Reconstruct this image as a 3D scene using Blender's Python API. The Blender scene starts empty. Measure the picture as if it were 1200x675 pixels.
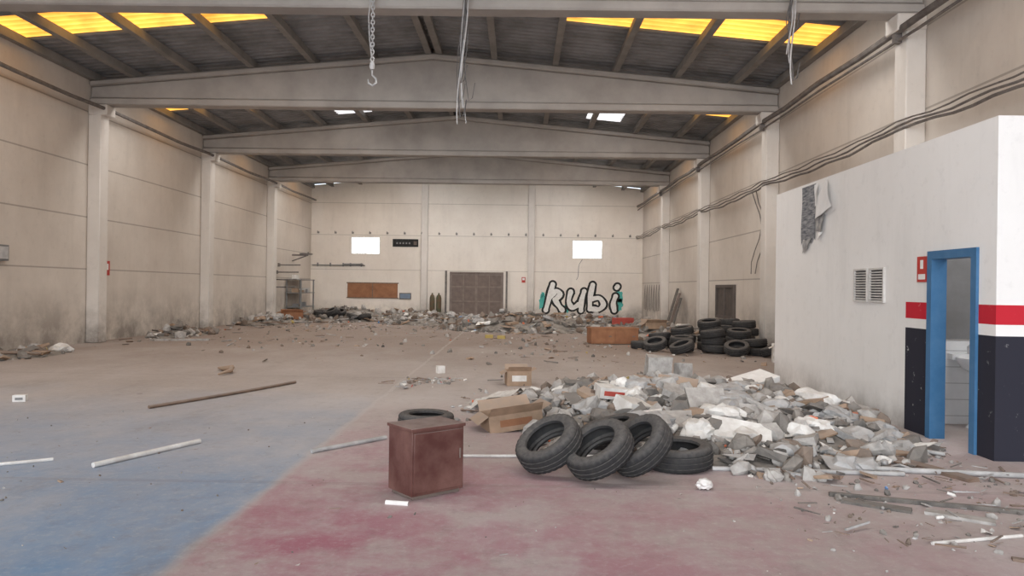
import bpy, math, random
from mathutils import Vector, Matrix, Euler, noise
R=random.Random(7)
pi=math.pi
# ------------------------------------------------------------------ materials
def nodes(name):
    m=bpy.data.materials.new(name); m.use_nodes=True
    nt=m.node_tree; b=nt.nodes['Principled BSDF']; return m,nt,b
def N(nt,t,**k):
    n=nt.nodes.new(t)
    for a,v in k.items(): setattr(n,a,v)
    return n
def noise_n(nt,scale,detail=5,vec=None,rough=.6):
    n=N(nt,'ShaderNodeTexNoise'); n.inputs['Scale'].default_value=scale; n.inputs['Detail'].default_value=detail
    n.inputs['Roughness'].default_value=rough
    if vec is not None: nt.links.new(vec,n.inputs['Vector'])
    return n.outputs['Fac']
def rng(nt,v,a,b,c=0.,d=1.):
    n=N(nt,'ShaderNodeMapRange'); n.inputs[1].default_value=a; n.inputs[2].default_value=b
    n.inputs[3].default_value=c; n.inputs[4].default_value=d; nt.links.new(v,n.inputs[0]); return n.outputs[0]
def mth(nt,op,a,b=None,c=None):
    n=N(nt,'ShaderNodeMath',operation=op)
    for i,v in enumerate((a,b,c)):
        if v is None: continue
        if isinstance(v,(int,float)): n.inputs[i].default_value=v
        else: nt.links.new(v,n.inputs[i])
    return n.outputs[0]
def mix(nt,f,a,b,bt='MIX'):
    n=N(nt,'ShaderNodeMix',data_type='RGBA',blend_type=bt)
    if isinstance(f,(int,float)): n.inputs[0].default_value=f
    else: nt.links.new(f,n.inputs[0])
    for i,v in ((6,a),(7,b)):
        if isinstance(v,tuple): n.inputs[i].default_value=(*v[:3],1)
        else: nt.links.new(v,n.inputs[i])
    return n.outputs[2]
def objco(nt,scale=None):
    t=N(nt,'ShaderNodeTexCoord').outputs['Object']
    if scale:
        m=N(nt,'ShaderNodeMapping'); m.inputs['Scale'].default_value=scale; nt.links.new(t,m.inputs['Vector']); return m.outputs[0]
    return t
def bump(nt,b,h,s,d=.02):
    n=N(nt,'ShaderNodeBump'); n.inputs['Strength'].default_value=s; n.inputs['Distance'].default_value=d
    nt.links.new(h,n.inputs['Height']); nt.links.new(n.outputs[0],b.inputs['Normal'])
def simple(name,c1,c2=None,scale=6,rough=.85,bmp=.2,metal=0.,spec=.3,dust=0.,vec=None):
    m,nt,b=nodes(name); c2=c2 or tuple(x*.7 for x in c1)
    co=objco(nt,vec); f=noise_n(nt,scale,6,co); col=mix(nt,rng(nt,f,.35,.65),c1,c2)
    if dust:
        g=N(nt,'ShaderNodeNewGeometry'); s=N(nt,'ShaderNodeSeparateXYZ'); nt.links.new(g.outputs['Normal'],s.inputs[0])
        up=rng(nt,s.outputs[2],-.1,.9,0,dust); up=mth(nt,'MULTIPLY',up,rng(nt,noise_n(nt,scale*2,5,co),.3,.6,.5,1.))
        col=mix(nt,up,col,(.41,.375,.35))
    nt.links.new(col,b.inputs['Base Color']); b.inputs['Roughness'].default_value=rough
    b.inputs['Metallic'].default_value=metal; b.inputs['Specular IOR Level'].default_value=spec
    if bmp: bump(nt,b,noise_n(nt,scale*4,4,co),bmp)
    return m
def emis(name,c,s,rib=False):
    m,nt,b=nodes(name); co=objco(nt)
    f=rng(nt,noise_n(nt,1.3,4,co),.3,.7,.45,1.25)
    if rib:
        sx=N(nt,'ShaderNodeSeparateXYZ'); nt.links.new(co,sx.inputs[0])
        w=mth(nt,'SINE',mth(nt,'MULTIPLY',sx.outputs[1],2*pi/.25)); f=mth(nt,'MULTIPLY',f,rng(nt,w,-1,1,.45,1.15))
    e=mth(nt,'MULTIPLY',f,s)
    b.inputs['Base Color'].default_value=(*c,1); b.inputs['Emission Color'].default_value=(*c,1)
    nt.links.new(e,b.inputs['Emission Strength']); return m
def wall_mat(name,base,dark,joints,dirt_h=1.3,band=False,js=.5,dirt=.8):
    m,nt,b=nodes(name); co=objco(nt)
    s=N(nt,'ShaderNodeSeparateXYZ'); nt.links.new(co,s.inputs[0]); x,y,z=s.outputs
    f=noise_n(nt,.35,6,co,.65); col=mix(nt,rng(nt,f,.35,.7),base,dark)
    st=noise_n(nt,1.,5,objco(nt,(1.5,1.5,.25)),.7); col=mix(nt,rng(nt,st,.52,.8,0,.25),col,tuple(k*.62 for k in dark))
    fine=noise_n(nt,5,7,co,.75); col=mix(nt,rng(nt,fine,.55,.8,0,.35),col,tuple(k*.65 for k in dark))
    dd=mth(nt,'MULTIPLY',rng(nt,z,0.,dirt_h,1.,0.),rng(nt,noise_n(nt,1.1,7,co,.7),.38,.62,.05,1.))
    col=mix(nt,rng(nt,dd,0,1,0,dirt),col,(.16,.14,.125))
    if band:
        inb=mth(nt,'LESS_THAN',y,8.82)
        def zr(a,c): return mth(nt,'MULTIPLY',mth(nt,'GREATER_THAN',z,a),mth(nt,'LESS_THAN',z,c))
        wear=rng(nt,noise_n(nt,7,8,co,.75),.63,.7,1,.35)
        col=mix(nt,mth(nt,'MULTIPLY',mth(nt,'MULTIPLY',inb,zr(1.31,1.5)),wear),col,(.50,.025,.04))
        col=mix(nt,mth(nt,'MULTIPLY',mth(nt,'MULTIPLY',inb,zr(-.1,1.2)),wear),col,(.03,.03,.042))
    if joints:
        tot=None
        for j in joints:
            c=mth(nt,'COMPARE',z,j,.018)
            tot=c if tot is None else mth(nt,'MAXIMUM',tot,c)
        col=mix(nt,mth(nt,'MULTIPLY',tot,js),col,(.16,.14,.12))
    nt.links.new(col,b.inputs['Base Color']); b.inputs['Roughness'].default_value=.9; b.inputs['Specular IOR Level'].default_value=.15
    bump(nt,b,fine,.15); return m

M_wall=wall_mat('painted_panels',(.665,.61,.555),(.55,.495,.445),(1.95,3.32,4.7,6.1),1.5)
M_wallb=wall_mat('painted_panels_end',(.79,.74,.68),(.68,.62,.56),(2.5,4.4,6.15),.9,js=.35)
M_off=wall_mat('office_plaster',(.82,.805,.795),(.75,.735,.72),(),.5,band=True,dirt=.6)
M_col=wall_mat('column_paint',(.70,.66,.62),(.59,.55,.51),(),1.3)
M_beam=simple('beam_concrete',(.44,.41,.385),(.35,.325,.305),1.2,.9,.1)
M_roof=simple('roof_sheet_metal',(.30,.30,.31),(.19,.19,.19),1.5,.65,.0,.0)
M_purl=simple('purlin_concrete',(.29,.275,.26),(.22,.21,.2),2,.9,.0)
M_yel=emis('yellow_fibreglass',(1.,.52,.085),1.75,True)
M_whi=emis('white_fibreglass',(.95,.97,1.),1.2,True)
M_win=emis('frosted_daylight_glass',(1.,1.,1.),6.)
M_pipe=simple('pipe_grey',(.2,.18,.165),(.12,.105,.1),5,.7)
M_cable=simple('cable_grey',(.16,.15,.15),(.08,.08,.08),9,.7)
M_black=simple('black_paint',(.02,.02,.02),(.03,.03,.03),5,.8,0)
M_white=simple('white_paint',(.8,.79,.77),(.68,.66,.64),8,.8,.1)
M_teal=simple('teal_paint',(.06,.36,.33),(.12,.45,.4),3,.8,0)
M_blue=simple('blue_frame_paint',(.045,.14,.28),(.065,.17,.32),6,.5,.05)
M_red=simple('red_sign',(.5,.04,.03),(.42,.05,.04),6,.5,0)
M_brown=simple('brown_door',(.20,.155,.135),(.14,.11,.095),4,.7,.1)
M_board=simple('brown_board',(.33,.16,.085),(.24,.11,.06),3,.8,.1)
M_rub=simple('tire_rubber',(.022,.022,.025),(.034,.033,.032),14,.75,.15,dust=.22)
M_cab=simple('cabinet_veneer',(.075,.021,.017),(.15,.068,.055),3.2,.6,.1,dust=.45)
M_conc=simple('rubble_concrete',(.47,.45,.43),(.28,.265,.25),9,.95,.5,dust=.35)
M_concd=simple('rubble_dark',(.17,.155,.14),(.09,.085,.08),9,.95,.5,dust=.3)
M_bag=simple('dusty_plastic',(.46,.455,.455),(.28,.28,.28),6,.6,.4,dust=.35)
M_paper=simple('dirty_paper',(.74,.73,.71),(.56,.53,.50),7,.9,.1)
M_card=simple('cardboard',(.38,.26,.18),(.27,.19,.13),5,.9,.1,dust=.35)
M_wood=simple('old_wood',(.22,.15,.11),(.13,.09,.07),8,.9,.3,dust=.35)
M_orn=simple('orange_plastic',(.65,.16,.05),(.5,.1,.05),5,.6,0,dust=.4)
M_blu2=simple('blue_plastic',(.1,.25,.5),(.1,.2,.4),5,.6,0,dust=.3)
M_dust=simple('dust_heap',(.30,.275,.25),(.17,.155,.14),5,.98,.6)
M_brd=simple('brown_dirt_clod',(.22,.165,.13),(.13,.10,.08),7,.98,.5,dust=.2)
M_tile=simple('white_tile',(.8,.81,.82),(.72,.73,.74),4,.25,0,spec=.5)
M_grey=simple('grey_panel',(.23,.23,.235),(.19,.19,.19),3,.6,0)
M_metal=simple('galvanised',(.6,.6,.61),(.45,.45,.46),8,.5,.1,.2)
M_yelp=simple('yellow_plastic',(.42,.32,.09),(.35,.26,.08),5,.6,0,dust=.4)
M_redp=simple('red_plastic',(.45,.08,.06),(.35,.06,.05),5,.6,0,dust=.3)
M_poster=simple('printed_poster',(.07,.08,.10),(.34,.34,.35),3.5,.7,0,vec=(1,1.5,9))
DEB=[M_conc,M_concd,M_bag,M_paper,M_card,M_wood,M_orn,M_blu2,M_dust,M_rub,M_yelp,M_white,M_redp,M_board,M_brd]
# floor
def floor_mat():
    m,nt,b=nodes('painted_dusty_concrete'); co=objco(nt)
    s=N(nt,'ShaderNodeSeparateXYZ'); nt.links.new(co,s.inputs[0]); x,y,z=s.outputs
    big=noise_n(nt,.22,6,co,.6); col=mix(nt,rng(nt,big,.35,.65),(.49,.445,.43),(.385,.34,.32))
    yf=mth(nt,'ADD',y,mth(nt,'MULTIPLY',mth(nt,'SUBTRACT',noise_n(nt,.3,6,co),.5),9.))
    col=mix(nt,rng(nt,yf,10,21,0,.85),col,(.24,.185,.155))
    wob=mth(nt,'MULTIPLY',mth(nt,'SUBTRACT',noise_n(nt,1.6,6,co),.5),.16)
    xx=mth(nt,'ADD',x,wob)
    yy=mth(nt,'ADD',y,mth(nt,'MULTIPLY',mth(nt,'SUBTRACT',noise_n(nt,.5,6,co),.5),5.))
    dust=noise_n(nt,.9,9,co,.72)
    bl=mth(nt,'MULTIPLY',rng(nt,xx,-1.90,-2.02,0,1),rng(nt,yy,4.2,11.5,1,0))
    bl=mth(nt,'MULTIPLY',bl,rng(nt,dust,.36,.62,1.,.6))
    col=mix(nt,bl,col,(.155,.275,.44))
    rd=mth(nt,'MULTIPLY',rng(nt,xx,-1.97,-1.86,0,1),rng(nt,yy,4.2,10.5,1,.0))
    rd=mth(nt,'MULTIPLY',rd,rng(nt,x,-1.2,2.8,1,.4))
    rd=mth(nt,'MULTIPLY',rd,rng(nt,dust,.42,.58,.85,.25))
    col=mix(nt,rd,col,(.335,.095,.15))
    ln=mth(nt,'MULTIPLY',mth(nt,'COMPARE',xx,-1.94,.03),rng(nt,y,6,11,.1,.35)); col=mix(nt,ln,col,(.54,.51,.50))
    cut=mth(nt,'COMPARE',mth(nt,'PINGPONG',mth(nt,'ADD',y,1.),3.5),0.02,.014); col=mix(nt,mth(nt,'MULTIPLY',cut,.3),col,(.2,.17,.16))
    p=noise_n(nt,.6,8,objco(nt,(1.,.6,1.)),.7); col=mix(nt,mth(nt,'MULTIPLY',rng(nt,p,.48,.68,0,.55),rng(nt,y,10,22,1,.3)),col,(.52,.49,.485))
    sp=noise_n(nt,5,8,co,.8); col=mix(nt,rng(nt,sp,.53,.75,0,.5),col,(.19,.155,.14))
    sk=noise_n(nt,1.1,8,objco(nt,(1.,.35,1.)),.75); col=mix(nt,rng(nt,sk,.55,.72,0,.4),col,(.2,.17,.155))
    sp2=noise_n(nt,14,6,co,.8); col=mix(nt,rng(nt,sp2,.52,.78,0,.45),col,(.6,.58,.57))
    nt.links.new(col,b.inputs['Base Color']); b.inputs['Roughness'].default_value=.62; b.inputs['Specular IOR Level'].default_value=.3
    bump(nt,b,sp,.25); return m
M_floor=floor_mat()
# ------------------------------------------------------------------ mesh builder
import bmesh
ICO={}
for s_ in (1,2,3):
    bm=bmesh.new(); bmesh.ops.create_icosphere(bm,subdivisions=s_,radius=1)
    ICO[s_]=([v.co.copy() for v in bm.verts],[[v.index for v in f.verts] for f in bm.faces]); bm.free()
class MB:
    def __init__(s): s.v=[];s.f=[];s.m=[];s.sm=[]
    def add(s,vs,fs,mi=0,M=None,smooth=False):
        o=len(s.v)
        for v in vs: s.v.append((M@Vector(v))[:] if M is not None else tuple(v))
        for f in fs: s.f.append([i+o for i in f]); s.m.append(mi); s.sm.append(smooth)
    def box(s,a,b,mi=0,M=None,jit=0):
        (x0,y0,z0),(x1,y1,z1)=a,b
        vs=[(x,y,z) for z in (z0,z1) for y in (y0,y1) for x in (x0,x1)]
        if jit: vs=[tuple(c+R.uniform(-jit,jit) for c in v) for v in vs]
        s.add(vs,[(0,2,3,1),(4,5,7,6),(0,1,5,4),(2,6,7,3),(0,4,6,2),(1,3,7,5)],mi,M)
    def tube(s,pts,r,mi=0,seg=8,M=None,rs=None,cap=True):
        pts=[Vector(p) for p in pts]; vs=[];fs=[]; n=len(pts); up=None
        for i,p in enumerate(pts):
            d=(pts[min(i+1,n-1)]-pts[max(i-1,0)]).normalized()
            if up is None:
                a=Vector((0,0,1)) if abs(d.z)<.9 else Vector((1,0,0)); u=d.cross(a).normalized()
            else: u=(up-d*up.dot(d)).normalized()
            up=u; w=d.cross(u); rr=rs[i] if rs else r
            for k in range(seg):
                t=2*pi*k/seg; vs.append(p+u*math.cos(t)*rr+w*math.sin(t)*rr)
        for i in range(n-1):
            for k in range(seg):
                a=i*seg+k;b=i*seg+(k+1)%seg; fs.append((a,b,b+seg,a+seg))
        if cap: fs.append(tuple(range(seg))[::-1]); fs.append(tuple((n-1)*seg+k for k in range(seg)))
        s.add(vs,fs,mi,M,True)
    def rev(s,prof,seg,mi=0,M=None,closed=False,mod=None,smooth=True):
        vs=[];fs=[];n=len(prof)
        for k in range(seg):
            t=2*pi*k/seg
            for j,(r,z) in enumerate(prof):
                if mod: r,z=mod(k,j,r,z)
                vs.append((r*math.cos(t),r*math.sin(t),z))
        for k in range(seg):
            k2=(k+1)%seg
            for j in range(n if closed else n-1):
                j2=(j+1)%n; fs.append((k*n+j,k2*n+j,k2*n+j2,k*n+j2))
        s.add(vs,fs,mi,M,smooth)
    def build(s,name,mats,origin=None,sharp=True):
        me=bpy.data.meshes.new(name)
        vs=s.v
        if origin: o=Vector(origin); vs=[tuple(Vector(v)-o) for v in vs]
        me.from_pydata(vs,[],s.f)
        for m in mats: me.materials.append(m)
        me.polygons.foreach_set('material_index',s.m); me.polygons.foreach_set('use_smooth',s.sm); me.update()
        if sharp:
            try: me.set_sharp_from_angle(angle=math.radians(40))
            except Exception: pass
        ob=bpy.data.objects.new(name,me); bpy.context.collection.objects.link(ob)
        if origin: ob.location=origin
        return ob
def TM(loc,rot=(0,0,0),sc=(1,1,1)):
    return Matrix.Translation(loc)@Euler(rot).to_matrix().to_4x4()@Matrix.Diagonal((*sc,1))
def bevel(ob,w=.01,seg=2):
    m=ob.modifiers.new('bevel','BEVEL'); m.width=w; m.segments=seg; m.limit_method='ANGLE'
d=math.radians
# ------------------------------------------------------------------ shell
XL,XR,XC,Y0,Y1=-11.4,6.8,-2.3,-8.3,40.7
def zr(x): return 7.98-.09*abs(x-XC)
b=MB(); b.box((XL-.3,Y0-16,-.2),(XR+.3,Y1+6,0)); b.build('floor',[M_floor])
b=MB(); b.box((XL-.2,Y0,0),(XL,Y1+.2,7.12)); b.build('wall_left',[M_wall])
b=MB(); b.box((XR,Y0,0),(XR+.2,Y1+.2,7.12)); b.build('wall_right',[M_wall])
W1=(-9.2,-7.6,3.35,4.3); W2=(2.95,4.6,3.25,4.27); D1=(-3.75,-.8,0,2.45)
b=MB(); xs=sorted([XL,XC,XR]+[w for q in (W1,W2,D1) for w in q[:2]]); zs=sorted([0,6.8]+[w for q in (W1,W2) for w in q[2:]]+[2.45])
for i in range(len(xs)-1):
    for j in range(len(zs)-1):
        cx=(xs[i]+xs[i+1])/2; cz=(zs[j]+zs[j+1])/2
        if any(q[0]<cx<q[1] and q[2]<cz<q[3] for q in (W1,W2,D1)): continue
        b.box((xs[i],Y1,zs[j]),(xs[i+1],Y1+.2,zs[j+1]))
for xa,xb in ((XL,XC),(XC,XR)):
    za,zb=zr(xa)-.06,zr(xb)-.06
    b.add([(xa,Y1,6.8),(xb,Y1,6.8),(xb,Y1,zb),(xa,Y1,za),(xa,Y1+.2,6.8),(xb,Y1+.2,6.8),(xb,Y1+.2,zb),(xa,Y1+.2,za)],
      [(0,1,2,3),(4,7,6,5),(0,4,5,1),(3,2,6,7),(0,3,7,4),(1,5,6,2)])
b.build('wall_back',[M_wallb])
b=MB(); ys=[]; y=Y0-.2
while y<Y1+.3:
    ys+=[(y,0),(y+.1,0),(y+.135,.045),(y+.215,.045)]; y+=.25
xs=[XL-.15,-6.4,-5.5,-5.2,-3.2,XC,-1.2,1.0,2.3,3.5,XR+.15]
vs=[];fs=[];ms=[]
for yy,dz in ys:
    for x in xs: vs.append((x,yy,zr(x)+dz))
nx=len(xs)
for i in range(len(ys)-1):
    for j in range(nx-1):
        cy=(ys[i][0]+ys[i+1][0])/2; cx=(xs[j]+xs[j+1])/2; q=(cy-5.7)%7; mi=0
        if 2.9<q<4.2 and (cx<-5.5 or cx>1.0): mi=1
        if 5.1<q<6.3 and cy>20 and ((-6.4<cx<-5.2) or (2.3<cx<3.5)): mi=2
        if cy>33.7 and 3<q<6 and ((-6.4<cx<-3.2) or (1<cx<3.5)): mi=2
        if 2.9<q<4.2 and cy<5 : mi=2
        fs.append((i*nx+j,(i+1)*nx+j,(i+1)*nx+j+1,i*nx+j+1)); ms.append(mi)
b.add(vs,fs); b.m=ms; b.build('ceiling',[M_roof,M_yel,M_whi])
b=MB()
for o in (-9.0,-7.95,-6.4,-4.8,-3.2,-1.6,-.14,.14,1.6,3.2,4.8,6.4,7.95,9.0):
    x=XC+o; z=zr(x)-.02; w=.05
    b.box((x-w,Y0,z-.2),(x+w,Y1,z)); b.box((x-w-.03,Y0,z-.215),(x+w+.03,Y1,z-.17))
b.build('roof_purlins',[M_purl])
frames=[Y0+7*k for k in range(0,7)]
def beam(y):
    b=MB()
    def prof(lo,hi,th):
        xs=[XL+.02,XC,XR-.02]
        vs=[(x,y+s*th,f(x)) for x in xs for f in (lo,hi) for s in (-1,1)]
        fs=[]
        for i in (0,4): fs+=[(i,i+4,i+6,i+2),(i+1,i+3,i+7,i+5),(i,i+1,i+5,i+4),(i+2,i+6,i+7,i+3)]
        fs+=[(0,2,3,1),(8,9,11,10)]; b.add(vs,fs)
    top=lambda x: zr(x)-.24
    prof(lambda x:6.3,lambda x:6.48,.2); prof(lambda x:6.48,lambda x:top(x)-.14,.13); prof(lambda x:top(x)-.14,top,.22)
    o=b.build('roof_beam',[M_beam]); bevel(o,.03,1); return o
for k,y in enumerate(frames):
    beam(y)
    for s,x in ((1,XL),(-1,XR)):
        b=MB(); xa,xb=sorted((x,x+s*.34)); b.box((xa,y-.2,0),(xb,y+.2,6.3))
        xa,xb=sorted((x,x+s*.5)); b.box((xa,y-.22,6.02),(xb,y+.22,6.3))
        o=b.build('column',[M_col]); bevel(o,.02,1)
for x in (-5.15,.7):
    b=MB(); b.box((x-.18,Y1-.16,0),(x+.18,Y1,7.4)); bevel(b.build('column',[M_col]),.02,1)
b=MB()
b.tube([(XL+.42,y,6.18+.03*math.sin(y)) for y in range(-8,41,2)],.05)
for y in frames: b.box((XL+.34,y-.05,6.12),(XL+.45,y+.05,6.24))
b.build('wall_pipe',[M_pipe])
b=MB()
b.tube([(XR-.42,y,6.05+.03*math.sin(y*1.3)) for y in range(-8,41,2)],.06); b.tube([(XR-.40,y,5.9+.02*math.sin(y*.9)) for y in range(-8,41,2)],.025)
for y in frames: b.box((XR-.46,y-.05,5.85),(XR-.34,y+.05,6.13))
b.build('wall_pipe',[M_pipe])
b=MB()
for q in range(3):
    pts=[]
    for i in range(0,99):
        y=Y0+i*.5; ph=(y-5.7)%7/7; sag=-.22*math.sin(ph*pi)*(0.4+.2*q)
        pts.append((XR-.38+.03*q+ .02*math.sin(i),y,4.5-.05*q+sag*.6+.02*math.sin(i*1.7+q)))
    b.tube(pts,.014+.005*q,0,6)
for y in (19.9,20.6,21.0):
    b.tube([(XR-.1-.1*math.sin(t*.9+y),y+.15*math.sin(t*.8+y),4.4-t*.33) for t in range(8)],.014,0,6)
b.build('wall_cables',[M_pipe])
for k,(xa,xb,za,zb) in enumerate((W1,W2)):
    b=MB(); b.box((xa,Y1+.08,za),(xb,Y1+.1,zb),1)
    for p,q in (((xa,za),(xa+.05,zb)),((xb-.05,za),(xb,zb)),((xa+.05,za),(xb-.05,za+.05)),((xa+.05,zb-.05),(xb-.05,zb))):
        b.box((p[0],Y1+.02,p[1]),(q[0],Y1+.14,q[1]))
    b.box(((xa+xb)/2-.02,Y1+.04,za+.05),((xa+xb)/2+.02,Y1+.079,zb-.05))
    b.build('window_%d'%(k+1),[M_white,M_win])
b=MB()
M_rail=simple('door_rail',(.27,.22,.20),(.2,.16,.14),4)
for xa,xb,z0 in ((-3.69,-2.28,.10),(-2.28,-.86,.02)):
    b.box((xa,Y1+.06,z0),(xb,Y1+.11,2.40))
    for zz in (z0,.8,1.6,2.27): b.box((xa,Y1+.02,zz),(xb,Y1+.059,zz+.07),1)
    for xx in (xa,(xa+xb)/2-.03,xb-.07): b.box((xx,Y1+.021,z0),(xx+.06,Y1+.0595,2.37),1)
b.box((-3.75,Y1-.03,0),(-3.69,Y1+.15,2.45),1); b.box((-.86,Y1-.03,0),(-.8,Y1+.15,2.45),1); b.box((-3.69,Y1-.03,2.38),(-.86,Y1+.15,2.45),1)
b.build('door_1',[M_brown,M_rail])
for x in (-3.93,-.62):
    b=MB(); b.box((x-.05,Y1-.3,0),(x+.05,Y1-.2,2.5)); b.box((x-.12,Y1-.37,0),(x+.12,Y1-.13,.06)); b.box((x-.03,Y1-.2,2.2),(x+.03,Y1,2.26)); b.box((x-.03,Y1-.2,1.0),(x+.03,Y1,1.06))
    b.build('door_rail_post',[M_pipe])
b=MB(); b.box((-9.35,Y1-.04,.98),(-6.6,Y1,1.75),0); b.box((-8.0,Y1-.05,.96),(-7.95,Y1-.04,1.77),1); b.box((-9.4,Y1-.05,1.74),(-6.55,Y1-.005,1.8),1); b.box((-9.4,Y1-.05,.93),(-6.55,Y1-.005,.98),1)
b.build('notice_board',[M_board,M_wood])
b=MB(); b.box((-6.5,Y1-.05,.9),(-5.85,Y1,1.25),0); b.box((-6.45,Y1-.06,.95),(-5.9,Y1-.05,1.2),1); b.build('wall_sign',[M_pipe,simple('faded_blue',(.2,.27,.36),(.16,.2,.28),4)])
b=MB(); b.box((-6.9,Y1-.05,3.78),(-5.5,Y1,4.2),0)
for i in range(5): b.box((-6.7+i*.17,Y1-.06,3.93),(-6.61+i*.17,Y1-.05,4.02),1)
b.box((-5.75,Y1-.06,3.88),(-5.58,Y1-.05,4.08),2)
b.build('shop_sign',[M_black,M_grey,M_brown])
b=MB(); b.tube([(-11.3,Y1-.08,2.72),(-10,Y1-.08,2.72),(-8.4,Y1-.08,2.72)],.03)
for x in (-11,-10.3,-9.6,-9.2,-8.6): b.box((x-.03,Y1-.12,2.66),(x+.03,Y1,2.85))
b.box((-9.6,Y1-.2,2.76),(-8.5,Y1-.06,2.82)); b.build('wall_rail',[M_grey])
b=MB()
for i in range(19):
    x=-11+i*.95
    b.box((x-.05,Y1-.08,4.46),(x+.05,Y1,4.56)); b.tube([(x,Y1-.08,4.5),(x,Y1-.16,4.5),(x,Y1-.16,4.6)],.02,0,6)
b.build('wall_brackets',[M_purl])
for (x,y,z,nx_) in ((.3,Y1-.02,1.9,0),):
    b=MB(); b.box((x-.1,y,z),(x+.1,y+.02,z+.3),0); b.box((x-.06,y-.005,z+.14),(x+.06,y,z+.26),1); b.build('fire_extinguisher_sign',[M_red,M_white])
b=MB(); b.box((XL,20.3,1.8),(XL+.02,20.6,2.2),0); b.box((XL+.02,20.37,1.95),(XL+.024,20.53,2.12),1); b.build('fire_extinguisher_sign',[M_red,M_white])
# graffiti
def ribbon(b,pts,w,y,mi,flat='y',xw=0):
    P=[]
    for i in range(len(pts)-1):
        for t in range(6):
            f=t/6; P.append((pts[i][0]*(1-f)+pts[i+1][0]*f,pts[i][1]*(1-f)+pts[i+1][1]*f))
    P.append(pts[-1])
    for _ in range(5): P=[P[0]]+[((P[i-1][0]+2*P[i][0]+P[i+1][0])/4,(P[i-1][1]+2*P[i][1]+P[i+1][1])/4) for i in range(1,len(P)-1)]+[P[-1]]
    L=[];Rr=[];n=len(P)
    for i,p in enumerate(P):
        a=P[max(i-1,0)];c=P[min(i+1,n-1)]; dx,dz=c[0]-a[0],c[1]-a[1]; l=math.hypot(dx,dz) or 1
        ww=w*(1+.14*math.sin(i*.55+p[0]*3))
        L.append((p[0]-dz/l*ww/2,p[1]+dx/l*ww/2)); Rr.append((p[0]+dz/l*ww/2,p[1]-dx/l*ww/2))
    cap=lambda p:[(p[0]+w/2*math.cos(t*pi/8),p[1]+w/2*math.sin(t*pi/8)) for t in range(16)]
    to=(lambda q,dy=0:(q[0],y-dy,q[1])) if flat=='y' else (lambda q,dy=0:(y-dy,q[0],q[1]))
    b.add([to(q) for q in L+Rr],[(i,i+1,n+i+1,n+i) for i in range(n-1)],mi)
    for k,p in enumerate((P[0],P[-1])): b.add([to(q,.0005*(k+1)) for q in cap(p)],[tuple(range(16))],mi)
b=MB()
S=lambda u,v:(1.5+u*4.05,.42+v*1.38)
# first letter: tall stem with a rounded upper loop and a kicked-out leg; then u, b, i
strokes=[[(.10,1.02),(.065,.6),(.01,.0)],[(.07,.52),(.15,.80),(.215,.64),(.14,.42)],[(.13,.42),(.18,.2),(.235,.0)],
 [(.345,.74),(.31,.35),(.365,.06),(.46,.25)],[(.525,.76),(.485,.35),(.485,.0)],
 [(.64,1.02),(.605,.55),(.605,.06)],[(.61,.08),(.735,.03),(.80,.25),(.735,.54),(.62,.45)],[(.95,.58),(.915,.3),(.935,.02)],[(.965,.93),(.975,.97)]]
for (cu,cv,ru,rv) in ((-.04,.3,.05,.3),(.55,.45,.04,.2),(1.0,.55,.05,.25),(1.01,.25,.04,.25),(-.03,.6,.03,.12),(.29,.1,.03,.2)):
    pts=[]
    for t in range(20):
        k=1+R.uniform(-.3,.3); q=S(cu+ru*k*math.cos(t*pi/10),cv+rv*k*math.sin(t*pi/10)); pts.append((q[0],Y1-.006,q[1]))
    b.add(pts,[tuple(range(20))],2)
for st in strokes: ribbon(b,[S(*p) for p in st],.48,Y1-.012,0)
for i,st in enumerate(strokes): ribbon(b,[S(*p) for p in st],.26,Y1-.02-.002*i,1)
ribbon(b,[(3.2,2.1),(3.3,2.3),(3.3,2.9),(3.5,3.2)],.03,Y1-.02,3)
b.build('wall_graffiti',[M_black,M_white,M_teal,M_grey],sharp=False)
b=MB()
for k in range(7):
    y0=35.6+k*.65
    ribbon(b,[(y0,.5+R.random()*.3),(y0+.2,1.4),(y0+.1,2.0),(y0+.4,1.2),(y0+.3,.6)],.07,XR-.012,0,'x')
b.build('wall_graffiti',[M_black],sharp=False)
b=MB(); b.box((XR-.05,23.2,.7),(XR,25.3,1.8),0)
for p,q in (((23.2,.7),(23.3,1.8)),((25.2,.7),(25.3,1.8)),((24.2,.7),(24.3,1.8))): b.box((XR-.09,p[0],p[1]),(XR-.05,q[0],q[1]),1)
for z in (.7,1.7): b.box((XR-.089,23.3,z),(XR-.05,24.2,z+.1),1); b.box((XR-.089,24.3,z),(XR-.05,25.2,z+.1),1)
b.build('wall_hatch',[simple('hatch_dark',(.12,.10,.09),(.08,.07,.065),4),simple('hatch_frame',(.13,.11,.10),(.1,.085,.08),4)])
b=MB(); b.box((XL,16.0,2.05),(XL+.12,16.35,2.4)); b.box((XL+.12,16.04,2.09),(XL+.135,16.31,2.36),1); b.build('junction_box',[M_grey,M_metal])
# ------------------------------------------------------------------ office
OX,OY,OE,OH,T=4.59,7.16,13.27,3.32,.12
b=MB()
b.box((OX,OY,0),(OX+T,7.45,OH)); b.box((OX,7.45,2.05),(OX+T,8.3,OH)); b.box((OX,8.3,0),(OX+T,OE,OH))
b.box((OX+T,OY,0),(XR,OY+T,OH)); b.box((OX+T,OE-T,0),(XR,OE,OH))
b.build('wall_office',[M_off])
b=MB(); b.box((OX+T,9.2,OH-.12),(XR,OE-T,OH-.02)); b.build('ceiling_office',[M_off])
b=MB(); b.box((OX+T,9.2,0),(XR,9.3,1.0),1); b.box((OX+T,9.2,1.0),(XR,9.3,OH-.12),0)
b.box((OX+T,9.185,.0),(XR-.01,9.2,1.02),1); b.box((5.0,9.17,1.05),(5.62,9.2,2.3),2)
for i in range(5): b.box((OX+T,9.183,.2*i+.1),(XR-.01,9.186,.2*i+.105),2)
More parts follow.
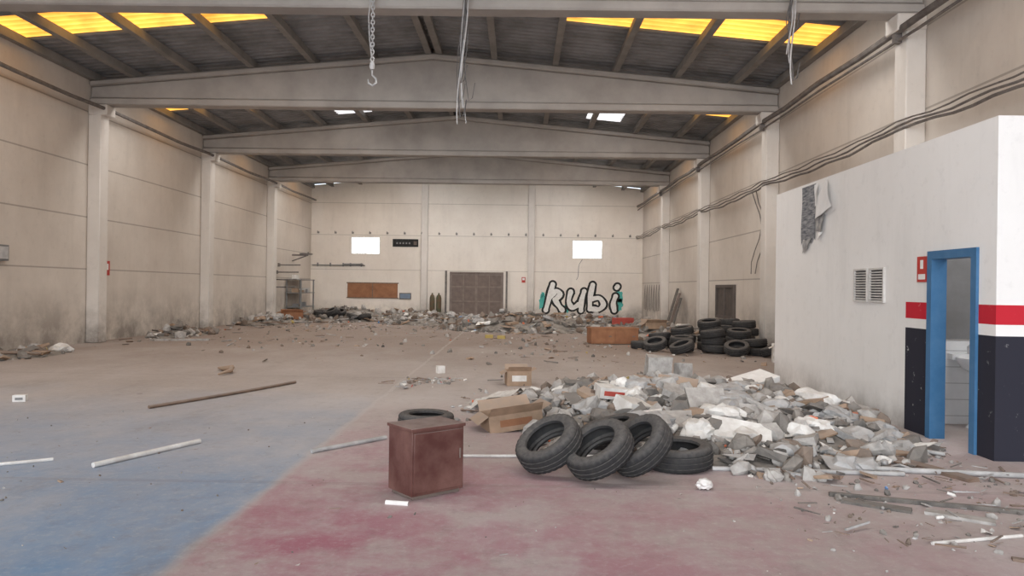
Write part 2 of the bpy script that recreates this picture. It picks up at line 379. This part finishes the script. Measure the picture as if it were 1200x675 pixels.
b.build('wall_bathroom',[M_off,M_tile,M_grey])
b=MB()
fr=.07
b.box((OX-.03,7.45-.02,0),(OX+T+.02,7.45+fr,2.05-fr)); b.box((OX-.03,8.3-fr,0),(OX+T+.02,8.3+.02,2.05-fr)); b.box((OX-.03,7.43,2.05-fr),(OX+T+.02,8.32,2.07))
b.build('door_2',[M_blue])
b=MB()
b.rev([(0,.0),(.1,.0),(.2,.06),(.25,.15),(.255,.18),(.235,.18),(.2,.12),(.1,.05),(0,.045)],32,0,TM((5.5,8.85,.66),(0,0,0),(1,1.05,1)))
b.rev([(.0,0),(.11,0),(.08,.05),(.065,.3),(.08,.66),(0,.66)],20,0,TM((5.5,8.92,0)))
b.box((5.3,9.08,.80),(5.7,9.18,.87),0); b.tube([(5.5,9.1,.87),(5.5,9.1,.96),(5.5,9.02,1.0),(5.5,8.96,.96)],.013,1)
b.build('bathroom_sink',[M_tile,M_metal])
Mv=simple('vent_plastic',(.62,.60,.58),(.52,.5,.48),8)
for y0 in (9.31,9.75):
    b=MB()
    y1=y0+.39
    for p,q in (((y0,1.48),(y0+.025,1.92)),((y1-.025,1.48),(y1,1.92)),((y0+.025,1.48),(y1-.025,1.505)),((y0+.025,1.895),(y1-.025,1.92))): b.box((OX-.03,p[0],p[1]),(OX,q[0],q[1]))
    for i in range(11):
        z=1.512+i*.034; b.box((-.010,y0+.025,-.003),(.010,y1-.025,.003),0,TM((OX-.02,0,z+.012),(0,d(-38),0)))
    b.box((OX-.004,y0+.02,1.5),(OX-.0005,y1-.02,1.9),1)
    b.build('wall_vent',[Mv,M_cable])
b=MB(); b.box((OX-.012,8.36,1.73),(OX,8.56,2.02),0); b.box((OX-.015,8.39,1.76),(OX-.012,8.53,1.82),1); b.box((OX-.015,8.43,1.88),(OX-.012,8.49,1.98),1); b.build('fire_extinguisher_sign',[M_red,M_white])
def sheet(b,f,n,mi):
    vs=[f(i/n,j/n) for j in range(n+1) for i in range(n+1)]
    b.add(vs,[(j*(n+1)+i,j*(n+1)+i+1,(j+1)*(n+1)+i+1,(j+1)*(n+1)+i) for j in range(n) for i in range(n)],mi,None,True)
b=MB(); sheet(b,lambda u,v:(OX-.012-.008*math.sin(v*6),11.5+u*.56,2.40+.05*math.sin(u*17)*(1-v)+v*.88),10,0); b.build('torn_poster',[M_poster])
def quad(b,P,mi,curl=.05):
    P=[Vector(p) for p in P]
    def f(u,v):
        q=P[0].lerp(P[1],u).lerp(P[3].lerp(P[2],u),v); q.x-=curl*math.sin(v*pi*.9)*u+.004*math.sin(u*9+v*7); return q
    sheet(b,f,8,mi)
b=MB()
quad(b,[(OX-.03,11.42,3.02),(OX-.04,11.0,3.30),(OX-.09,10.72,2.84),(OX-.06,11.40,2.72)],0,.03)
quad(b,[(OX-.035,11.5,3.25),(OX-.03,11.36,3.27),(OX-.05,11.34,3.0),(OX-.03,11.48,2.9)],0,.02)
quad(b,[(OX-.016,11.48,2.75),(OX-.016,11.12,2.78),(OX-.05,11.15,2.50),(OX-.03,11.45,2.54)],1,.03)
quad(b,[(OX-.016,12.0,2.42),(OX-.016,11.65,2.44),(OX-.03,11.75,2.28),(OX-.02,11.98,2.22)],1,.02)
quad(b,[(OX-.016,11.4,2.6),(OX-.016,11.2,2.5),(OX-.06,11.25,2.38),(OX-.03,11.35,2.4)],0,.03)
b.build('torn_paper',[simple('clean_paper',(.82,.82,.82),(.76,.76,.76),5),simple('poster_back',(.45,.44,.43),(.2,.2,.21),9)])
# ------------------------------------------------------------------ hanging stuff
def torus(b,c,R1,r,rot,sc,mi=0,seg=14):
    b.rev([(R1+r*math.cos(t*pi/3),r*math.sin(t*pi/3)) for t in range(6)],seg,mi,TM(c,rot,sc),closed=True)
b=MB(); z=6.62; i=0
b.box((-2.56,12.2,6.55),(-2.40,12.52,6.75)); 
while z>5.35:
    torus(b,(-2.48,12.36,z),.026,.009,(pi/2,0,(i%2)*pi/2),(1,1.5,1)); z-=.062; i+=1
b.tube([(-2.5,12.36,6.6),(-2.55,12.36,6.1),(-2.53,12.36,5.7),(-2.49,12.36,5.4)],.01,0,6)
b.rev([(0,-.07),(.035,-.055),(.045,0),(.035,.055),(0,.07)],14,0,TM((-2.48,12.36,5.27)))
b.tube([(-2.48,12.36,5.2),(-2.48,12.36,5.12),(-2.42,12.36,5.06),(-2.41,12.36,4.99),(-2.47,12.36,4.94),(-2.54,12.36,4.98),(-2.55,12.36,5.05)],.02,0,8,rs=[.016,.016,.018,.02,.02,.016,.007])
b.build('chain_hoist_hook',[M_metal])
def cables(x,y,zb,n,sp):
    b=MB()
    for k in range(n):
        ph=R.random()*6; zz=zb+R.uniform(0,1.1); pts=[]; m=14
        for i in range(m):
            t=i/(m-1); pts.append((x+sp*math.sin(ph+t*5)*(.4+.6*t)+.015*k,y+sp*math.cos(ph+t*4)*.5,6.75+(zz-6.75)*t))
        if k%2==0: pts+= [(pts[-1][0]+.06,pts[-1][1],zz+.05),(pts[-1][0]+.1,pts[-1][1],zz+.3)]
        b.tube(pts,.007+.003*(k%3),k%2,6)
    b.box((x-.15,12.25,6.7),(x+.15,12.5,6.78),0)
    b.build('hanging_cables',[M_cable,M_metal])
cables(-1.0,12.3,4.3,7,.07); cables(4.42,12.3,5.0,6,.06)
# ------------------------------------------------------------------ tires
TP=[(.19,-.07),(.197,-.092),(.235,-.104),(.27,-.102),(.293,-.092),(.305,-.076),(.309,-.056),(.300,-.053),(.300,-.043),(.311,-.040),(.313,-.010),(.302,-.007),(.302,.007),(.313,.010),(.311,.040),(.300,.043),(.300,.053),(.309,.056),(.305,.076),(.293,.092),(.27,.102),(.235,.104),(.197,.092),(.19,.07),(.205,.055),(.26,.075),(.283,.06),(.289,0),(.283,-.06),(.26,-.075),(.205,-.055)]
def tire(b,M,seg=96,mi=0):
    def mod(k,j,r,z):
        if k%3==0 and 4<=j<=6 or k%3==0 and 17<=j<=19: r-=.007
        if k%3==1 and j in (9,10,13,14): r-=.004
        return r,z
    b.rev(TP,seg,mi,M,True,mod)
def axisM(loc,n,spin=0):
    n=Vector(n).normalized(); q=Vector((0,0,1)).rotation_difference(n); return Matrix.Translation(loc)@q.to_matrix().to_4x4()@Matrix.Rotation(spin,4,'Z')
def lean(x,y,az,el,z=None,name='car_tire',sc=1):
    h=Vector((math.cos(az),math.sin(az),0)); n=h*math.cos(el)+Vector((0,0,math.sin(el)))
    if z is None: z=(.309*math.cos(el)+.1*math.sin(el))*sc
    b=MB(); tire(b,Matrix.Identity(4)); o=b.build(name,[M_rub]); o.matrix_world=axisM((x,y,z),n,R.random()*6)@Matrix.Scale(sc,4); return o
lean(.29,6.46,d(215),d(54),None,sc=.97)
lean(.70,6.26,d(212),d(54),None,sc=.97)
lean(1.06,6.36,d(203),d(46),None,sc=.95)
lean(1.47,6.74,d(230),d(86),.112,sc=1.)
lean(-1.0,8.25,d(0),d(89),.1)
lean(.95,7.35,d(180),d(75),.2)
# ------------------------------------------------------------------ cabinet
b=MB(); w,dp,h=.47,.34,.54
b.box((-w/2,-dp/2,.03),(w/2,dp/2,h-.025)); b.box((-w/2-.012,-dp/2-.012,h-.025),(w/2+.012,dp/2+.012,h))
b.box((-w/2+.02,-dp/2+.02,0),(w/2-.02,dp/2-.02,.03),1)
b.box((-w/2+.012,-dp/2-.014,.05),(w/2-.012,-dp/2,h-.04)); b.box((w/2-.05,-dp/2-.02,.27),(w/2-.035,-dp/2-.014,.35),1)
o=b.build('bedside_cabinet',[M_cab,M_brown]); o.location=(-.70,5.80,0); o.rotation_euler=(0,0,d(40)); bevel(o,.006,2)
# ------------------------------------------------------------------ debris generators
def chunk(b,c,s,mi):
    vs,fs=ICO[1]; rot=Euler((R.random()*6,R.random()*6,R.random()*6)).to_matrix()
    sc=Vector((s*R.uniform(.6,1.3),s*R.uniform(.6,1.1),s*R.uniform(.35,.8)))
    out=[]
    for v in vs:
        q=rot@Vector([v[i]*sc[i]*R.uniform(.7,1.2) for i in range(3)]); out.append(q+Vector(c))
    b.add(out,fs,mi)
def slab(b,c,s,mi,tilt=.4):
    a,e,g=s*R.uniform(.7,1.5),s*R.uniform(.5,1.),s*R.uniform(.06,.25)
    b.box((-a,-e,-g),(a,e,g),mi,TM(c,(R.uniform(-tilt,tilt),R.uniform(-tilt,tilt),R.random()*6)),jit=s*.12)
def bag(b,c,s,mi,sub=3,flat=.55):
    vs,fs=ICO[sub]; off=Vector((R.random()*50,R.random()*50,0)); rot=Matrix.Rotation(R.random()*6,3,'Z')
    sx,sy,sz=s*R.uniform(.9,1.4),s*R.uniform(.7,1.),s*flat
    out=[]
    for v in vs:
        k=1+.5*noise.noise(v*1.6+off)+.3*abs(noise.noise(v*4+off))-.15*abs(noise.noise(v*9+off))
        q=rot@Vector((v.x*sx*k,v.y*sy*k,v.z*sz*k)); out.append(q+Vector(c))
    b.add(out,fs,mi,None,False)
def paper(b,c,s,mi,tilt=.3):
    M=TM(c,(R.uniform(-tilt,tilt),R.uniform(-tilt,tilt),R.random()*6)); ph=R.random()*6; k=R.uniform(.05,.3)*s; asp=R.uniform(.5,.9)
    n=4; vs=[((i/n-.5)*2*s,(j/n-.5)*2*s*asp,k*math.sin(ph+i*1.1+j*.6)) for j in range(n+1) for i in range(n+1)]
    b.add(vs,[(j*5+i,j*5+i+1,j*5+i+6,j*5+i+5) for j in range(4) for i in range(4)],mi,M)
def can(b,c,s,mi):
    M=TM(c,(pi/2+R.uniform(-.3,.3),R.uniform(-.3,.3),R.random()*6)); b.rev([(0,-s),(s*.4,-s),(s*.42,-.9*s),(s*.42,.6*s),(s*.2,.85*s),(s*.15,s),(0,s)],12,mi,M)
def stick(b,c,l,w,mi,tilt=.1):
    b.box((-l/2,-w,-w*.5),(l/2,w,w*.5),mi,TM(c,(R.uniform(-.3,.3),R.uniform(-tilt,tilt),R.random()*6)),jit=w*.3)
def junk(b,x,y,z,s,wts):
    t=R.choices(['c','d','s','g','p','k','w','n','o','b'],wts)[0]; c=(x,y,z+s*.25)
    if t=='c': chunk(b,c,s,0)
    elif t=='d': chunk(b,c,s,R.choice((1,8,14)))
    elif t=='s': slab(b,c,s,R.choice((0,2,1,4)))
    elif t=='g': bag(b,(x,y,z+s*.2),s,R.choice((2,2,1,3)),2)
    elif t=='p': paper(b,(x,y,z+s*.3),s,R.choice((3,3,2)))
    elif t=='k': slab(b,c,s,4)
    elif t=='w': stick(b,(x,y,z+.03),s*5,s*.22,R.choice((5,5,2,1)))
    elif t=='n': can(b,c,s*.7,R.choice((3,11,2,2)))
    elif t=='o': can(b,c,s*.6,6)
    elif t=='b': chunk(b,c,s*.6,R.choice((7,6,10,12)))
def heap(name,cx,cy,rx,ry,H,n,smin,smax,wts,seed=0,hf=None,lim=None,grid=44,bags=0):
    b=MB()
    def h(x,y):
        u,v=(x-cx)/rx,(y-cy)/ry; r=u*u+v*v
        base=H*max(0,1-r)**.8 if r<1 else 0
        nn=noise.noise(Vector((x*1.1+seed,y*1.1,seed)))*.5+noise.noise(Vector((x*3+seed,y*3,1)))*.3
        return max(0,base*(.75+nn))
    if hf: h0=h; h=hf(h0)
    vs=[];
    for j in range(grid+1):
        for i in range(grid+1):
            x=cx+rx*1.1*(i/grid*2-1); y=cy+ry*1.1*(j/grid*2-1); z=h(x,y)
            vs.append((x,y,z+.03*noise.noise(Vector((x*9,y*9,3)))*min(1,z*20)-.004 if z>0 else -.02))
    b.add(vs,[(j*(grid+1)+i,j*(grid+1)+i+1,(j+1)*(grid+1)+i+1,(j+1)*(grid+1)+i) for j in range(grid) for i in range(grid)],8,None,True)
    for k in range(n):
        a=R.random()*2*pi; r=R.random()**.6*1.12; x=cx+rx*r*math.cos(a); y=cy+ry*r*math.sin(a)
        if lim and not lim(x,y): continue
        s=smin+(smax-smin)*R.random()**2.5; junk(b,x,y,h(x,y),s,wts)
    for k in range(bags):
        a=R.random()*2*pi; r=R.random()**.7*.85; x=cx+rx*r*math.cos(a); y=cy+ry*r*math.sin(a)
        if lim and not lim(x,y): continue
        bag(b,(x,y,h(x,y)+.04),R.uniform(.12,.24),R.choice((2,2,1,3)))
    return b,h
#            c  d  s  g  p  k  w  n  o  b
W_main=(24,24,18,9,11,5,10,7,.6,1.4)
def shape(h0):
    def f(x,y):
        z=h0(x,y)
        return z*(.45+.6*min(1,max(0,(y-7.5)/2.5)))
    return f
ok=lambda x,y: x<4.35 and not (y<7.1 and x<1.95) and not (x<.1 and y<8.9) and not (abs(x+.05)<.4 and abs(y-8.45)<.35)
b,h=heap('rubble_pile',2.2,9.3,2.35,2.7,.40,2700,.02,.17,W_main,3,shape,ok,70,26)
b.box((-.17,-.09,-.18),(.17,.09,.18),0,TM((1.95,10.3,.50),(.1,.05,.2)),jit=.02)
b.box((-.12,-.08,-.14),(.12,.08,.14),0,TM((2.32,10.4,.44),(-.1,.1,.5)),jit=.02)
b.box((-.3,-.2,-.04),(.3,.2,.04),11,TM((3.25,10.3,.36),(.2,-.25,.3)),jit=.02)
b.box((-.2,-.14,-.07),(.2,.14,.07),3,TM((1.2,9.3,.32),(.1,.1,.2))); b.box((-.15,-.141,-.03),(.15,-.1405,.03),12,TM((1.2,9.3,.32),(.1,.1,.2)))
b.box((-.2,-.14,-.08),(.2,.14,.08),3,TM((1.35,8.6,.24),(.3,.2,.7)))
b.box((-.24,-.18,-.02),(.24,.18,.02),4,TM((2.0,9.3,.38),(.7,.1,-.3)),jit=.02)
b.box((-.24,-.2,-.03),(.24,.2,.03),0,TM((2.2,8.6,.30),(.9,.1,.3)),jit=.03)
b.box((-.3,-.15,-.02),(.3,.15,.02),3,TM((2.3,7.6,.18),(.5,.1,-.3)),jit=.02)
b.box((-.25,-.17,-.02),(.25,.17,.02),0,TM((2.9,8.6,.25),(.3,.2,.9)),jit=.02)
bag(b,(1.9,7.7,.16),.24,3); bag(b,(1.45,8.0,.18),.22,2); bag(b,(2.5,8.6,.22),.25,2); bag(b,(.9,8.8,.15),.25,2)
for i in range(5): can(b,(1.0+R.random()*2.4,7.6+R.random()*2,.0+.27),R.uniform(.04,.08),R.choice((6,7,10,12,11)))
for k in range(420):   # thin left fringe of the heap
    x=R.gauss(.1,.5); y=R.gauss(9.4,.9)
    if (x<.45 and y<8.85) or y<7.9 or x<-1.0: continue
    junk(b,x,y,0,.015+.08*R.random()**2.5,(14,30,14,3,12,6,16,6,.3,1))
b.build('rubble_pile',DEB,sharp=False)
W_far=(14,32,10,4,4,10,18,3,.6,3)
for (cx,cy,rx,ry,H,n,bg,sd) in ((.3,28.5,2.9,2.2,.62,650,8,11),(4.6,25.5,1.9,3.2,.45,420,6,15),(-2.8,33,3.2,2.6,.35,460,4,21),(-8.6,35.5,2.6,3.4,.5,520,6,27),(-10.4,23.0,.7,1.6,.2,120,1,31),(-10.6,15.9,.6,1.1,.12,70,0,37),(-5.5,37.5,2.5,1.8,.4,340,4,41),(2.8,33.,2.6,2.6,.45,400,4,43),(-10.3,31,1.,2.4,.35,240,2,51)):
    b,_=heap('x',cx,cy,rx,ry,H,n,.03,.24,W_far,sd,None,lambda x,y:-11.2<x<6.4 and y<40,26,bg)
    b.build('rubble_pile',DEB,sharp=False)
b=MB()
for k in range(5200):
    y=8+31.5*R.random()**.62; x=R.uniform(-11.1,6.2)
    dens=min(1,max(.02,(y-15)/10)) if x<-1 else min(1,max(.15,(y-10)/9))
    dens*=.35+1.3*max(0,noise.noise(Vector((x*.35,y*.22,4)))+.25)
    if R.random()>dens or (x>4.3 and y<13.6): continue
    s=.012+.075*R.random()**3.2
    junk(b,x,y,0,s,(12,34,7,1,6,10,22,2,.4,2))
for k in range(1000):
    x=R.uniform(.2,4.4); y=R.uniform(4.6,7.6)
    if x<1.9 and y<7.1 or R.random()>((x-.2)/4)**1.2+.1: continue
    if x>3.4 and y<4.8: continue
    junk(b,x,y,0,.008+.04*R.random()**3,(16,26,8,1,7,4,26,2,0,1))
for k in range(260):
    x=R.uniform(-7,4.3); y=R.uniform(4.2,9)
    if (x+.7)**2+(y-5.8)**2<.25 or (-.1<x<1.9 and 6<y<7.2): continue
    junk(b,x,y,0,.006+.012*R.random()**3,(14,30,5,0,7,4,14,1,0,.6))
for k in range(60): 
    x=-1.6+R.gauss(0,.33); y=12.4+R.gauss(0,.3); junk(b,x,y,0,R.uniform(.02,.06),(5,10,5,5,14,2,10,2,0,8))
b.build('scattered_litter',DEB,sharp=False)
# ------------------------------------------------------------------ sticks & pipes on the floor
def rod(name,p,q,r,mat,bend=.0,n=6):
    b=MB(); p=Vector(p);q=Vector(q); pts=[p.lerp(q,i/n)+Vector((bend*math.sin(i/n*pi),0,0)) for i in range(n+1)]
    b.tube(pts,r,0,10); return b.build(name,[mat])
rod('plastic_tube',(-3.64,6.37,.024),(-3.17,7.42,.024),.024,M_paper)
rod('plastic_tube',(-4.6,6.3,.015),(-4.13,6.6,.015),.015,M_paper)
rod('wooden_pole',(-4.67,9.4,.024),(-3.6,12.05,.024),.022,M_wood,.05)
rod('metal_tube',(-1.94,7.04,.022),(-1.36,7.75,.022),.022,M_bag)
rod('plastic_strip',(-.5,6.98,.015),(1.0,7.06,.015),.014,M_paper)
rod('metal_tube',(1.75,6.62,.02),(3.4,6.52,.02),.02,M_bag,0)
rod('metal_tube',(2.9,6.72,.025),(4.5,6.5,.025),.025,M_bag)
rod('plastic_strip',(2.66,4.75,.01),(3.35,4.93,.01),.012,M_paper)
rod('metal_tube',(2.9,8.05,.12),(4.2,7.3,.03),.02,M_bag)
rod('plastic_strip',(-.95,5.45,.012),(-.78,5.42,.012),.018,M_white)
def plank(p,q,w,t,mat=M_wood,name='wooden_plank',z=0):
    b=MB(); p=Vector(p);q=Vector(q); l=(q-p).length; a=math.atan2(q.y-p.y,q.x-p.x)
    b.box((-l/2,-w/2,0),(l/2,w/2,t),0,TM(((p.x+q.x)/2,(p.y+q.y)/2,z),(0,0,a)),jit=.006); return b.build(name,[mat])
plank((3.38,7.8),(3.9,6.35),.13,.03)
plank((1.9,7.25),(3.2,7.05),.1,.03)
plank((2.47,5.85),(3.8,5.42),.04,.03,M_concd)
plank((2.5,5.7),(2.9,5.45),.1,.02,M_concd); plank((3.0,5.45),(3.35,5.2),.12,.02,M_conc,'concrete_shard'); plank((3.0,4.5),(3.4,4.3),.05,.02)
plank((-10.2,20.6),(-8.7,20.9),.2,.05,M_conc,'concrete_slab')
b=MB(); b.tube([(-5.6,13.9,.03),(-5.4,13.6,.05),(-5.2,13.5,.08),(-5.1,13.2,.06),(-5.2,12.9,.03)],.06,0,8,rs=[.02,.04,.05,.04,.015]); b.build('bent_hose',[M_card])
def carton(name,loc,rot,w,dp,h,mat=M_card,flaps=True,lab=None):
    b=MB(); t=.006
    b.box((-w/2,-dp/2,0),(w/2,dp/2,t)); b.box((-w/2,-dp/2,t),(-w/2+t,dp/2,h)); b.box((w/2-t,-dp/2,t),(w/2,dp/2,h))
    b.box((-w/2+t,-dp/2,t),(w/2-t,-dp/2+t,h)); b.box((-w/2+t,dp/2-t,t),(w/2-t,dp/2,h))
    if flaps:
        for sx,L in ((-1,w),(1,w)):
            b.add([(sx*w/2,-dp/2,h),(sx*w/2,dp/2,h),(sx*(w/2+dp*.3),dp/2-.01,h+dp*.12*(1 if sx>0 else -1.3)),(sx*(w/2+dp*.3),-dp/2+.01,h+dp*.12*(1 if sx>0 else -1.5))],[(0,1,2,3)])
            b.add([(-w/2,sx*dp/2,h),(w/2,sx*dp/2,h),(w/2-.01,sx*(dp/2+.02)+sx*dp*.2,h+dp*.25),(-w/2+.01,sx*(dp/2+.02)+sx*dp*.2,h+dp*.25)],[(0,1,2,3)])
    else: b.box((-w/2,-dp/2,h),(w/2,dp/2,h+t))
    if lab: b.box((-w*.3,-dp/2-.002,h*.3),(w*.3,-dp/2,h*.7),1)
    o=b.build(name,[mat,lab or mat]); o.location=loc; o.rotation_euler=rot; return o
carton('cardboard_box',(0.02,12.3,0),(0,0,.15),.40,.32,.24,lab=M_paper)
carton('cardboard_box',(-.05,8.45,.02),(0,d(-6),.3),.62,.42,.19,flaps=True,lab=M_board)
carton('small_white_box',(-6.62,9.85,0),(0,0,.3),.15,.1,.08,M_white,False,lab=M_grey)
carton('small_white_box',(-1.42,13.8,0),(0,0,.5),.14,.11,.13,M_paper,False)
b=MB(); sheet(b,lambda u,v:(-.6+u*.62+.1*v,9.5+v*.8,.03+.20*u*(1-.3*v)+.08*abs(math.sin(u*4+v*3))),5,0); b.build('crumpled_sheet',[M_paper])
b=MB(); sheet(b,lambda u,v:(-.0+u*.7,9.5+v*.6,.05+.2*u*(1-v)+.04*math.sin(v*5+u*3)),12,0); b.build('cardboard_sheet',[M_card])
bag_o=MB(); bag(bag_o,(1.52,5.98,.05),.06,0,3,.7); bag_o.build('plastic_wrapper',[M_white])
# ------------------------------------------------------------------ far objects
b=MB()
for (x,y,nst) in ((4.3,19.2,2),(5.0,19.0,3),(5.7,19.3,3),(6.1,19.9,4),(5.2,20.2,4),(4.5,20.3,3),(5.9,20.9,4),(3.9,20.6,2),(6.0,18.6,2),(3.4,20.2,1)):
    for k in range(nst):
        tire(b,axisM((x+R.uniform(-.07,.07),y+R.uniform(-.07,.07),.11+.2*k),(R.uniform(-.16,.16),R.uniform(-.16,.16),1)),40)
for (x,y,a) in ((4.1,18.5,200),(5.4,18.3,250),(6.2,18.0,160),(3.6,19.4,230)):
    tire(b,axisM((x,y,.2),(math.cos(d(a))*.35,math.sin(d(a))*.35,.9)),40)
b.build('tire_pile',[M_rub])
b=MB()
for i in range(9):
    tire(b,axisM((-7.9+R.uniform(-1.1,1.1),33.4+R.uniform(-.7,.7),.2+.1*R.random()+.15*(i%2)),(R.uniform(-.4,.4),R.uniform(-.4,.4),1)),32)
b.build('tire_pile',[M_rub])
b=MB(); b.box((-.7,-.3,.02),(.7,.3,.44)); b.box((-.72,-.32,.44),(.72,.32,.48)); 
for x in (-.68,.02): b.box((x,-.315,.06),(x+.66,-.3,.42)); b.box((x+.5,-.33,.22),(x+.58,-.315,.25),1)
for x in (-.66,.6): b.box((x,-.25,0),(x+.06,.25,.02),1)
o=b.build('wooden_chest',[M_board,M_brown]); o.location=(2.8,21.9,0); o.rotation_euler=(0,0,.12)
carton('cardboard_box',(-9.9,32.5,.1),(0,0,.4),.9,.5,.3,M_board,True)
carton('cardboard_box',(4.4,24.,.35),(0,0,.2),.7,.4,.2,M_card,True)
carton('plastic_crate',(3.9,27.5,.3),(0,0,.3),.7,.4,.25,M_redp,False)
carton('cardboard_box',(5.95,16.9,0),(0,0,-.2),.3,.25,.35,M_paper,True)
for (x,y,t) in ((-.9,23.6,.2),(-.5,23.3,-.1)):
    o=carton('yellow_container',(x,y,0),(0,0,t),.24,.14,.1,M_yelp,False)
Mg=simple('cyl_green',(.08,.1,.06),(.14,.08,.05),4)
for x in (-4.6,-4.25):
    b=MB(); b.rev([(0,0),(.13,0),(.14,.03),(.14,1.0),(.11,1.13),(.04,1.2),(.04,1.28),(0,1.28)],20,0,TM((x,39.9,0),(0,0,0))); b.build('gas_cylinder',[Mg])
for i,y in enumerate((29.8,30.3,30.9)):
    b=MB(); b.box((0,-.15,0.02),(.05,.15,1.35+.2*i),0,TM((XR-.66,y,.0),(0,d(16),0))); b.build('leaning_board',[M_brown if i%2 else M_concd])
b=MB()
for y in (36.2,38.4):
    for x in (-11.3,-10.6): b.box((x-.03,y-.03,0),(x+.03,y+.03,1.9))
for z in (.5,1.2,1.85): b.box((-11.35,36.15,z),(-10.55,38.45,z+.04))
for i in range(14):
    y=36.3+R.random()*2; z=R.choice((.54,1.24,1.89)); s=R.uniform(.1,.3); b.box((-11.1,y,z),(-10.8,y+s,z+s*.9),R.choice((1,2,0)))
b.build('metal_shelf_rack',[M_grey,M_card,M_paper])
b=MB()
for i in range(4): 
    z=1.5+.35*i; b.tube([(XL+.05,34.3+.3*i,z),(XL+.5,34.4+.3*i,z),(XL+.9,34.8+.3*i,z+.02)],.03)
    b.box((XL,34.2+.3*i,z-.08),(XL+.06,34.4+.3*i,z+.08))
b.build('wall_hooks',[M_pipe])
b=MB(); b.tube([(XL+.1,37.,3.1),(XL+.9,37.,3.1),(XL+.9,37.,3.25)],.04); b.tube([(XL+.1,37.,2.8),(XL+.9,37.,3.1)],.03); b.box((XL+.5,36.9,3.12),(XL+1.1,37.1,3.2)); b.build('wall_lamp_bracket',[M_pipe])
# ------------------------------------------------------------------ light
w=bpy.data.worlds.new('World'); bpy.context.scene.world=w; w.use_nodes=True
bg=w.node_tree.nodes['Background']; bg.inputs[0].default_value=(.84,.91,1.,1); bg.inputs[1].default_value=1.8
def sun(name,dirv,st,ang,col):
    l=bpy.data.lights.new(name,'SUN'); l.energy=st; l.angle=d(ang); l.color=col
    o=bpy.data.objects.new(name,l); bpy.context.collection.objects.link(o)
    o.rotation_euler=Vector(dirv).to_track_quat('-Z','Y').to_euler(); return o
sun('sun_soft',(.3,1,-.18),6.9,60,(.96,.98,1.))
for y in frames[2:]:  # added fill lights hidden behind the beams, standing in for daylight
    l=bpy.data.lights.new('fill_strip','AREA'); l.shape='RECTANGLE'; l.size=16; l.size_y=.35; l.energy=350; l.color=(1.,.965,.92)
    o=bpy.data.objects.new('fill_strip',l); bpy.context.collection.objects.link(o)
    o.location=(XC,y+.42,6.6); o.rotation_euler=Vector((0,.45,-1)).to_track_quat('-Z','Y').to_euler()
l=bpy.data.lights.new('bathroom_fill','AREA'); l.size=.4; l.energy=16; l.color=(.95,.98,1.)  # added fill to brighten the bathroom interior, no real fixture here
o=bpy.data.objects.new('bathroom_fill',l); bpy.context.collection.objects.link(o); o.location=(5.4,8.0,2.95)
# ------------------------------------------------------------------ camera
c=bpy.data.cameras.new('camera'); c.sensor_width=36; c.lens=26.1; c.clip_end=300
o=bpy.data.objects.new('camera',c); bpy.context.collection.objects.link(o)
o.matrix_world=Matrix.Translation((0,0,1.6))@Matrix.Rotation(.008,4,'Z')@Matrix.Rotation(pi/2,4,'X')@Matrix.Rotation(.0136,4,'Z')
bpy.context.scene.camera=o
vs_=bpy.context.scene.view_settings; vs_.view_transform='Standard'; vs_.look='None'
